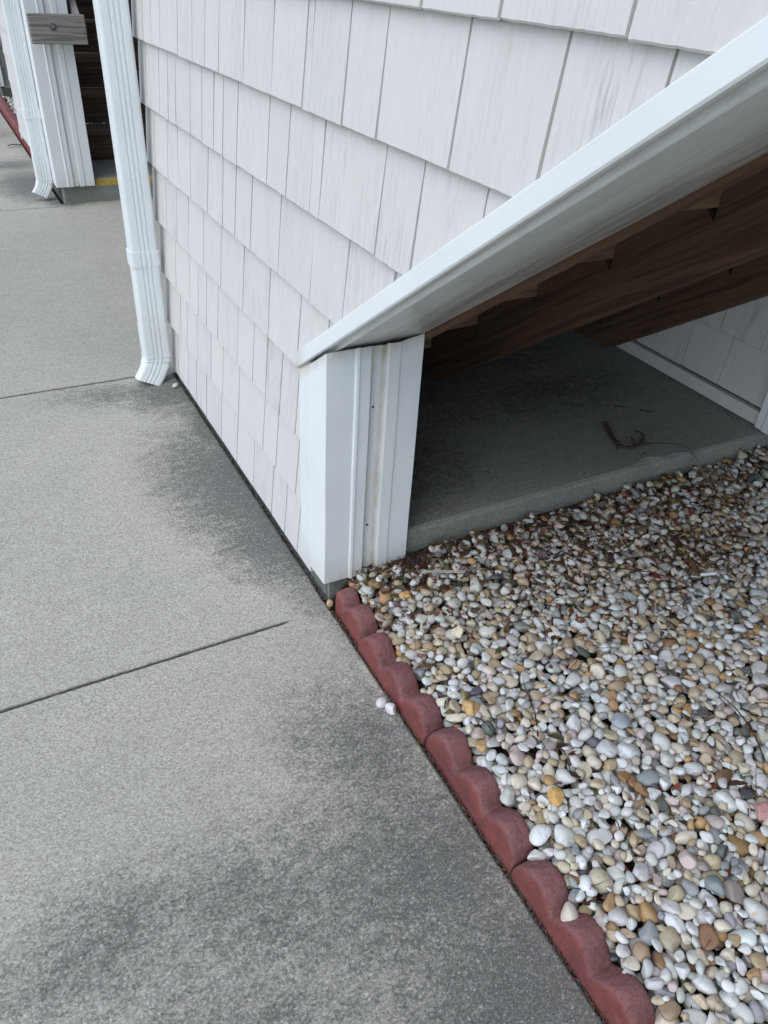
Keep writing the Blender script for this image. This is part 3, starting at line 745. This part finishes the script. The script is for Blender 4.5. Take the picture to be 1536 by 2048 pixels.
# ------------------------------------------------------------------ pebbles
def ico(sub):
    bm = bmesh.new(); bmesh.ops.create_icosphere(bm, subdivisions=sub, radius=1.0)
    v = np.array([x.co[:] for x in bm.verts]); f = np.array([[q.index for q in p.verts] for p in bm.faces]); bm.free(); return v, f
IV, IF = ico(4)
def shape(seed, src=None):
    r_ = np.random.default_rng(seed); v = (IV if src is None else src).copy()
    if r_.random() < .85:
        for _ in range(r_.integers(3, 8)):       # worn facets
            d = r_.normal(size=3); d /= np.linalg.norm(d); h = r_.uniform(.50, .84)
            t = v @ d; ex = np.maximum(0, t - h); v -= np.outer(ex * .95, d)
    k = r_.normal(size=(3, 3)) * 1.25; ph = r_.uniform(0, 6, 3)
    s = 1 + sum(.055 * np.sin(v @ k[i] * 1.6 + ph[i]) for i in range(3))
    v = v * s[:, None]
    v[:, 1] *= 1 + .22 * r_.uniform(-1, 1) * v[:, 0]     # egg shape
    return v
IV3, IF3 = ico(3)
SH = [shape(100 + i, IV3) for i in range(40)]
PAL = [((.60, .605, .585), 30), ((.66, .68, .68), 16), ((.55, .56, .55), 16), ((.60, .55, .45), 17), ((.50, .43, .32), 13), ((.40, .31, .20), 8), ((.46, .30, .15), 4.5), ((.28, .17, .09), 2), ((.56, .47, .44), 4), ((.31, .32, .33), 6), ((.11, .115, .12), 2), ((.38, .34, .32), 5)]
pw = np.array([p[1] for p in PAL]); pw = pw / pw.sum()
def rotm(a, b, c):
    ca, sa, cb, sb, cc, s_ = math.cos(a), math.sin(a), math.cos(b), math.sin(b), math.cos(c), math.sin(c)
    Rz = np.array([[ca, -sa, 0], [sa, ca, 0], [0, 0, 1]]); Ry = np.array([[cb, 0, sb], [0, 1, 0], [-sb, 0, cb]]); Rx = np.array([[1, 0, 0], [0, cc, -s_], [0, s_, cc]])
    return Rz @ Ry @ Rx
def pack():
    X0, X1, Y0_, Y1 = .745, 2.95, -.45, 1.53; h = .003
    nx, ny = int((X1 - X0) / h), int((Y1 - Y0_) / h)
    gx = X0 + (np.arange(nx) + .5) * h; gy = Y0_ + (np.arange(ny) + .5) * h
    H = np.empty((nx, ny)); H[:] = .008 + .022 * np.clip((gy[None, :] + .2) / 1.7, 0, 1) + 0 * gx[:, None]
    r_ = np.clip((gy - 1.18) / .30, 0, 1); r_ = r_ * r_ * (3 - 2 * r_); H += .034 * r_[None, :] * np.clip((gx - .76) / .12, 0, 1)[:, None]
    H[:, gy > 1.503] += .5                                    # slab face
    out = []
    litter = lambda x, y: max(0, min(1, (y - .92 + .10 * math.sin(x * 5) + .10 * mnoise.noise(Vector((x * 5, y * 5, 3)))) / .50)) ** 1.2 * .62 + .28 * max(0, mnoise.noise(Vector((x * 7, y * 7, 1))) - .12) + .40 * math.exp(-(((x - .92) / .12) ** 2 + ((y - 1.42) / .11) ** 2)) + .5 * math.exp(-(((x - 1.75) / .2) ** 2 + ((y - 1.12) / .08) ** 2))
    N = 38000
    for n in range(N):
        L = float(np.clip(rng.lognormal(math.log(.0176), .27), 0.0098, .026)); bx = L * rng.uniform(.60, .92); cz = bx * rng.uniform(.50, .90)
        if n > N * .45: L *= .93; bx *= .93; cz *= .93
        if n > N * .8: L *= .80; bx *= .80; cz *= .80
        best = None
        for c in range(4):
            x = rng.uniform(X0 + L * .55, X1 - L); y = rng.uniform(Y0_ + L, 1.500 - L * .5)
            if y < (x - .95) * .93 - .75: continue           # outside any nearby view
            if rng.random() < litter(x, y) * (.99 if n > N * .022 else .45): continue
            if y > .9: k_ = 1 - .10 * min(1, (y - .9) / .3)
            else: k_ = 1
            Rm = rotm(rng.uniform(0, 6.283), rng.normal() * .28, rng.normal() * .28)
            A = Rm @ np.diag([L * k_, bx * k_, cz * k_]); Q = np.linalg.inv(A @ A.T)     # ellipsoid v^T Q v = 1
            S3 = A @ A.T; ex = math.sqrt(S3[0, 0]); ey = math.sqrt(S3[1, 1])
            i0, i1 = max(0, int((x - ex - X0) / h)), min(nx, int((x + ex - X0) / h) + 1); j0, j1 = max(0, int((y - ey - Y0_) / h)), min(ny, int((y + ey - Y0_) / h) + 1)
            dx = gx[i0:i1, None] - x; dy = gy[None, j0:j1] - y
            a_ = Q[2, 2]; b_ = 2 * (Q[0, 2] * dx + Q[1, 2] * dy); c_ = Q[0, 0] * dx * dx + 2 * Q[0, 1] * dx * dy + Q[1, 1] * dy * dy - 1
            disc = b_ * b_ - 4 * a_ * c_; ok = disc > 0
            if not ok.any(): continue
            sq = np.sqrt(np.where(ok, disc, 0)); lo = (-b_ - sq) / (2 * a_); hi = (-b_ + sq) / (2 * a_)
            z = np.percentile((H[i0:i1, j0:j1] - lo)[ok], 90)
            if x - ex < .756 and z > .075: continue
            score = z + rng.uniform(0, .003)
            if best is None or score < best[0]: best = (score, z, x, y, A, (i0, i1, j0, j1), ok, hi, L)
        if best is None: continue
        _, z, x, y, A, (i0, i1, j0, j1), ok, hi, L = best
        zmax = .078 + .020 * max(0, min(1, (y + .2) / 1.7)) + .030 * max(0, min(1, (y - 1.18) / .3))
        if z + .4 * L > zmax: continue
        z -= .0015
        H[i0:i1, j0:j1] = np.where(ok, np.maximum(H[i0:i1, j0:j1], z + hi), H[i0:i1, j0:j1])
        out.append((x, y, z, A))
    return out, H, (X0, Y0_, h, nx, ny), litter
def build_pebbles(name, items, tints, src=SH, F0=IF3, scale=1.0):
    n = len(items); nv = len(src[0]); nf = len(F0)
    V = np.empty((n, nv, 3), np.float32); T = np.empty((n, nv, 4), np.float32); Rn = np.empty((n, nv, 4), np.float32)
    for i, (x, y, z, A) in enumerate(items):
        V[i] = src[i % len(src)] @ A.T * 1.03 + (x, y, z); T[i, :, :3] = tints[i]; T[i, :, 3] = 1; Rn[i] = np.append(rng.random(3), 1)
    FF = (F0[None] + (np.arange(n) * nv)[:, None, None]).reshape(-1, 3)
    me = bpy.data.meshes.new(name); me.vertices.add(n * nv); me.vertices.foreach_set('co', V.ravel())
    me.loops.add(FF.size); me.loops.foreach_set('vertex_index', FF.astype(np.int32).ravel())
    me.polygons.add(len(FF)); me.polygons.foreach_set('loop_start', np.arange(0, FF.size, 3, dtype=np.int32)); me.polygons.foreach_set('loop_total', np.full(len(FF), 3, np.int32))
    me.polygons.foreach_set('use_smooth', np.ones(len(FF), bool))
    me.update(calc_edges=True)
    for k, d in (('tint', T), ('rnd', Rn)):
        at = me.attributes.new(k, 'FLOAT_COLOR', 'POINT'); at.data.foreach_set('color', d.ravel())
    me.materials.append(M['pebble'])
    return link(bpy.data.objects.new(name, me))
def tint():
    c = np.array(PAL[rng.choice(len(PAL), p=pw)][0]); return np.clip(c * rng.uniform(.82, 1.08) + rng.normal(size=3) * .008, .02, .8)
items, H, GI, litter = pack()
tan_shade = lambda it: np.array([1, .97, .92]) ** (1 if it[1] > 1.1 else 0) * (1 - .22 * max(0, min(1, (it[1] - .8) / .6)))  # towards the landing: tan tint plus painted-in shade of the stairs above
gv = build_pebbles('gravel', items, [tint() * tan_shade(q) for q in items]); tag(gv, 'bed of rounded white, grey, tan and orange river pebbles beside the walkway', 'gravel', kind='stuff')
print('pebbles', len(items))
gi = []
for _ in range(11000):
    x = rng.uniform(.755, 2.9); y = rng.uniform(-.25, 1.495)
    if y < (x - .95) * .93 - .75: continue
    L = rng.uniform(.0018, .0048); r_ = max(0, min(1, (y - 1.18) / .30)); r_ = r_ * r_ * (3 - 2 * r_)
    gi.append((x, y, .010 + .022 * max(0, min(1, (y + .2) / 1.7)) + .034 * r_ + rng.uniform(0, .004), rotm(rng.uniform(0, 6), 0, 0) @ np.diag([L, L * .8, L * .7])))
Ig, Ifg = ico(2)
gr_ = build_pebbles('grit', gi, [tint() * rng.uniform(.35, .85) for _ in gi], src=[shape(400 + i, Ig) for i in range(6)], F0=Ifg); tag(gr_, 'fine grit and broken stone chips lying between the pebbles', 'grit', kind='stuff')
# far gravel behind the distant edging
Ib, If = ico(2)
fs_items = []
for _ in range(2600):
    x = rng.uniform(.775, 1.9); y = rng.uniform(7.2, 10.45); L = rng.uniform(.012, .024)
    fs_items.append((x, y, .035 + rng.uniform(0, .022), rotm(rng.uniform(0, 6), rng.normal() * .3, 0) @ np.diag([L, L * .8, L * .65])))
g2 = build_pebbles('gravel', fs_items, [tint() for _ in fs_items], src=[shape(300 + i, Ib) for i in range(8)], F0=If); tag(g2, 'patch of white pebbles behind the distant red edging', 'gravel', kind='stuff')
tag(mesh_obj('soil', *box_vf(.775, 2.6, 6.95, 10.48, -.06, .036), M['soil']), kind='structure')

def hz(x, y):
    X0, Y0_, h, nx, ny = GI; i = int((x - X0) / h); j = int((y - Y0_) / h)
    return float(H[i, j]) if 0 <= i < nx and 0 <= j < ny else 0.
def hmax(x, y, r=.006):
    return max(hz(x + a, y + b) for a in (-r, 0, r) for b in (-r, 0, r))
def single(x, y, z, dims, rot, col, seed, label):
    A = rotm(*rot) @ np.diag([d / 2 for d in dims])
    o = build_pebbles('pebble', [(0, 0, 0, A)], [np.array(col)], src=[shape(seed)], F0=IF)
    zmin = min(v_.co.z for v_ in o.data.vertices); o.location = (x, y, z - zmin - .0008)
    tag(o, label, 'pebble'); return o
single(.655, 1.092, 0, (.030, .024, .020), (.4, .1, 0), (.62, .59, .59), 501, 'smaller of two loose white pebbles on the walkway beside the red edging')
single(.667, 1.063, 0, (.036, .026, .022), (1.9, 0, .1), (.64, .62, .63), 502, 'larger of two loose white pebbles on the walkway, touching the red edging')
single(.6905, 1.477, -.004, (.030, .020, .024), (1.2, .5, 0), (.46, .33, .18), 503, 'small tan pebble wedged at the concrete corner under the white post')
single(.655, 2.965, 0, (.030, .024, .018), (.4, .1, 0), (.55, .52, .47), 504, 'lone cream pebble on the dark stain between the near downspout and wall')
single(.716, .452, .043, (.046, .032, .032), (1.1, -.35, .3), (.56, .49, .43), 505, 'tan pebble resting in a dip on top of the nearest red edging block')
single(.757, .412, .05, (.040, .032, .028), (.3, .1, .2), (.60, .53, .50), 506, 'pinkish pebble leaning against the right side of the nearest red edging block')
single(.741, .318, .046, (.038, .034, .024), (.8, .1, 0), (.60, .62, .62), 507, 'white grey-spotted pebble lodged against the near end of the red edging')
single(.735, .575, .050, (.044, .026, .024), (.0, .1, .1), (.62, .62, .58), 508, 'oval cream pebble resting at the joint between two red edging blocks')

# distinctive big stones lying on the bed
def onbed(x, y, dims, rot, col, seed, label):
    r_ = dims[0] * .3
    z = sorted(hz(x + a, y + b) for a in (-r_, 0, r_) for b in (-r_, 0, r_))[5] - dims[2] * .25
    return single(x, y, z, dims, rot, col, seed, label)
onbed(1.095, .745, (.062, .042, .030), (1.2, .1, 0), (.30, .33, .37), 521, 'large blue-grey veined stone lying in the middle of the gravel')
onbed(.800, .930, (.052, .036, .028), (-.7, .1, 0), (.50, .32, .14), 522, 'orange-tan oblong pebble in the gravel near the second edging joint')
onbed(1.215, .435, (.050, .036, .030), (.2, .1, 0), (.58, .32, .31), 523, 'rosy pink stone near the right edge of the gravel')
onbed(.835, .655, (.040, .034, .032), (1.1, .1, 0), (.56, .34, .12), 524, 'bright orange pebble in the gravel beside the third red edging block')
onbed(.845, 1.330, (.038, .030, .026), (.1, .1, 0), (.50, .30, .11), 525, 'orange pebble among dead leaves just right of the white post')
onbed(.995, .365, (.044, .034, .030), (1.6, .1, 0), (.20, .23, .24), 526, 'dark speckled stone in the gravel at the lower right')
onbed(.905, 1.150, (.040, .034, .030), (1.6, .1, 0), (.62, .55, .42), 527, 'cream yellow pebble near the far end of the edging')

# ------------------------------------------------------------------ leaf litter and twigs
def leaf_litter():
    V = []; F = []; T = []
    pal = [(.12, .062, .030), (.17, .09, .04), (.08, .05, .032), (.23, .125, .055), (.20, .15, .10), (.07, .045, .035), (.30, .23, .15), (.16, .06, .03)]
    def strip(x, y, z, L, wd, ang, col, lift=.0, curl=.0, n=5):
        o = len(V); ca, sa = math.cos(ang), math.sin(ang); bend = rng.normal() * .35
        for i in range(n + 1):
            t = i / n - .5; wv = wd * (1 - (2 * t) ** 2 * .85) / 2
            px = t * L; py = bend * L * t * t
            X = x + ca * px - sa * py; Yy = y + sa * px + ca * py; Z = z + lift * t * L + curl * L * (t * t * 4 - .3) * .3
            V.append((X - sa * wv, Yy + ca * wv, Z)); V.append((X + sa * wv, Yy - ca * wv, Z + rng.normal() * wd * .15)); T.append(col + (1,)); T.append(col + (1,))
        for i in range(n): F.append((o + 2 * i, o + 2 * i + 1, o + 2 * i + 3, o + 2 * i + 2))
    cnt = 0
    while cnt < 11500:
        x = rng.uniform(.75, 2.9); y = rng.uniform(-.3, 1.50)
        if y < (x - .95) * .93 - .75: continue
        d = litter(x, y)
        if rng.random() > .04 + d: continue
        cnt += 1
        c = pal[rng.integers(len(pal))]; c = tuple(float(q * rng.uniform(.35, .85)) for q in c)
        if rng.random() < .45: L, wd = rng.uniform(.014, .042), rng.uniform(.006, .015)
        else: L, wd = rng.uniform(.02, .07), rng.uniform(.0012, .004)
        z = hz(x, y) + .001 if rng.random() < .10 + .42 * d else max(.02, hz(x, y) - .010)
        strip(x, y, z + .002, L, wd, rng.uniform(0, 3.14), c, rng.normal() * .25, rng.normal() * .5)
    # shredded roots piled beside the post
    for _ in range(420):
        x = .94 + rng.normal() * .055; y = 1.455 + rng.normal() * .03
        if y > 1.495: y = 1.49
        c = tuple(float(q * rng.uniform(.5, 1.2)) for q in (.06, .042, .035))
        strip(x, y, .068 + .026 * rng.random() * math.exp(-((x - .94) / .07) ** 2), rng.uniform(.02, .05), rng.uniform(.001, .003), rng.uniform(0, 3.14), c, rng.normal() * .6, rng.normal())
    for _ in range(170):        # blown bits on the sheltered slab
        x = rng.uniform(.95, 2.42); y = 1.54 + abs(rng.normal()) * .45
        if rng.random() < .35: x = 2.44 - abs(rng.normal()) * .03
        if y > 2.6: continue
        c = tuple(float(q * rng.uniform(.5, 1.5)) for q in (.07, .05, .04))
        strip(x, y, .1665, rng.uniform(.004, .018), rng.uniform(.002, .005), rng.uniform(0, 3.14), c, rng.normal() * .1, 0, 3)
    # crumbs in the gap between walk and edging
    for _ in range(900):
        y = rng.uniform(-.1, 1.47); x = rng.uniform(.677, .690)
        c = tuple(float(q * rng.uniform(.5, 1.5)) for q in (.09, .07, .055))
        strip(x, y, -.004 + rng.random() * .006, rng.uniform(.004, .014), rng.uniform(.001, .003), 1.57 + rng.normal() * .5, c, rng.normal() * .3, 0, 3)
    for _ in range(1100):
        y = rng.uniform(1.5, 3.10); x = .690 + abs(rng.normal()) * -.007
        c = tuple(float(q * rng.uniform(.5, 1.5)) for q in (.08, .075, .06))
        strip(x, y, .0025, rng.uniform(.003, .009), rng.uniform(.002, .004), rng.uniform(0, 3.), c, 0, 0, 2)
    o = mesh_obj('leaf_litter', V, F, M['leafbit'], attrs={'tint': ('FLOAT_COLOR', 'POINT', T)})
    tag(o, 'dead brown leaf scraps, shredded bark and roots scattered among the pebbles', 'litter', kind='stuff')
leaf_litter()
def twig(pts, r0, label, mat='bark', name='twig', cat='twig', flat=1.0, forks=()):
    path = [(x, y, (hmax(x, y) if z is None else z) + r0) for x, y, z in pts]
    # resample
    P = []; q = [Vector(path[0])] + [Vector(p) for p in path] + [Vector(path[-1])]
    for i in range(len(path) - 1):
        p0, p1, p2, p3 = q[i:i + 4]
        for k in range(6):
            t = k / 6; P.append(tuple(.5 * (2 * p1 + (p2 - p0) * t + (2 * p0 - 5 * p1 + 4 * p2 - p3) * t * t + (3 * p1 - p0 - 3 * p2 + p3) * t ** 3)))
    P.append(path[-1])
    o0 = P[0]
    rr = [r0 * (1 - .5 * (i / len(P))) * (1 + .8 * mnoise.noise(Vector((i * .7, r0, 0)))) for i in range(len(P))]
    v, f = tube(P, rr, 7, flat)
    for fk in forks:
        v2, f2 = tube(fk, [r0 * .55, r0 * .4, r0 * .2][:len(fk)], 6); n0 = len(v); v = v + v2; f = f + [tuple(n0 + i for i in q) for q in f2]
    o = mesh_obj(name, v, f, M[mat], origin=o0, smooth=True); tag(o, label, cat); return o
T_ = .165
twig([(1.905, 1.765, T_ + .012), (1.885, 1.715, T_ + .004), (1.862, 1.655, T_), (1.868, 1.612, T_ + .001), (1.905, 1.598, T_ + .003), (1.945, 1.612, T_ + .008), (1.972, 1.640, T_ + .012), (1.960, 1.668, T_ + .018)], .0105, 'curled piece of dark bark lying on the concrete under the stairs', name='bark_curl', cat='bark', flat=.6, forks=([(1.865, 1.640, T_ + .008), (1.845, 1.628, T_ + .010), (1.836, 1.612, T_ + .006)], [(1.905, 1.600, T_ + .008), (1.918, 1.628, T_ + .018), (1.922, 1.645, T_ + .022)], [(1.945, 1.612, T_ + .012), (1.962, 1.598, T_ + .010), (1.975, 1.592, T_ + .004)]))
twig([(2.055, 1.875, T_), (2.085, 1.850, T_)], .006, 'left one of two small dead leaves on the concrete under the stairs', name='dead_leaf', cat='leaf', flat=.25)
twig([(2.12, 1.81, T_), (2.150, 1.775, T_ + .001)], .007, 'right one of two small dead leaves on the concrete under the stairs', name='dead_leaf', cat='leaf', flat=.25)
twig([(1.955, 1.60, T_), (2.02, 1.575, T_ + .003), (2.07, 1.51, T_ + .004), (2.07, 1.43, .125), (2.045, 1.355, .112)], .0065, 'long dry grass blade hanging over the edge of the concrete landing', 'straw', 'grass_blade', 'grass blade', .16)
twig([(1.05, 1.48, .19), (1.06, 1.479, .19)], .0001, 'x') if False else None
twig([(1.42, 1.22, None), (1.50, 1.17, None), (1.58, 1.10, None), (1.62, 1.02, None)], .0022, 'long thin brown twig across the upper gravel, below the landing edge')
twig([(.90, .80, None), (.935, .86, None), (.96, .94, None)], .0018, 'thin dark twig lying upright across the pebbles near the third edging block')
twig([(1.32, .52, None), (1.36, .585, None), (1.385, .66, None), (1.38, .72, None)], .0020, 'thin curved twig near the right edge of the gravel')
# craft stick
def craft_stick():
    a = Vector((.943, 1.384, 0)); b = Vector((1.035, 1.333, 0)); za = hmax(a.x, a.y, .012) + .005; zb_ = hmax(b.x, b.y, .012) + .005
    d = (b - a); L = d.length; d.normalize(); s = Vector((-d.y, d.x, 0)); hw = .0048; pts = []
    for k in range(9): t = math.pi / 2 + math.pi * k / 8; pts.append((hw * math.cos(t), hw * math.sin(t)))
    for k in range(9): t = -math.pi / 2 + math.pi * k / 8; pts.append((L + hw * math.cos(t), hw * math.sin(t)))
    V = []; n = len(pts)
    for h_ in (0, .0022):
        for (p, q) in pts: r_ = a + d * p + s * q; V.append((r_.x, r_.y, za + (zb_ - za) * p / L + h_))
    F = [tuple(range(n))[::-1], tuple(range(n, 2 * n))] + [(i, (i + 1) % n, n + (i + 1) % n, n + i) for i in range(n)]
    o = mesh_obj('craft_stick', V, F, M['stickwood'], origin=(a.x, a.y, za), bevel=.0005); tag(o, 'flat pale wooden craft stick with rounded ends on the gravel near the post', 'stick')
craft_stick()
x_, y_ = 1.70, 1.045; z_ = hmax(x_, y_, .012) + .006
v, f = tube([(x_ - .022, y_ + .008, z_), (x_ + .022, y_ - .006, z_ + .001)], [.0050, .0050], 12)
cb = mesh_obj('cigarette_butt', v, f, M['paper'], origin=(x_, y_, z_), smooth=False, bevel=.0008); tag(cb, 'small white cigarette butt lying on the gravel near the right edge', 'cigarette butt')
for (cx_, cy_, L_, a_) in ((.80, 1.425, .055, .25),):
    pts = [(-L_ / 2, -.007), (L_ / 2, -.009), (L_ / 2 + .004, .006), (-L_ / 2 + .006, .008)]
    zc = .078
    V = [(cx_ + p * math.cos(a_) - q * math.sin(a_), cy_ + p * math.sin(a_) + q * math.cos(a_), zc + h_) for h_ in (0, .005) for p, q in pts]
    F = [(3, 2, 1, 0), (4, 5, 6, 7), (0, 1, 5, 4), (1, 2, 6, 5), (2, 3, 7, 6), (3, 0, 4, 7)]
    o = mesh_obj('wood_chip', V, F, M['bark'], origin=(cx_, cy_, zc), bevel=.001); tag(o, 'reddish brown wood chip between the first edging block and the pebbles', 'wood chip')
twig([(.664, 7.98, .002), (.60, 8.0, .004), (.56, 7.96, .002)], .016, 'black dead leaf on the walkway beside the distant red edging', name='dead_leaf', cat='leaf', flat=.3)
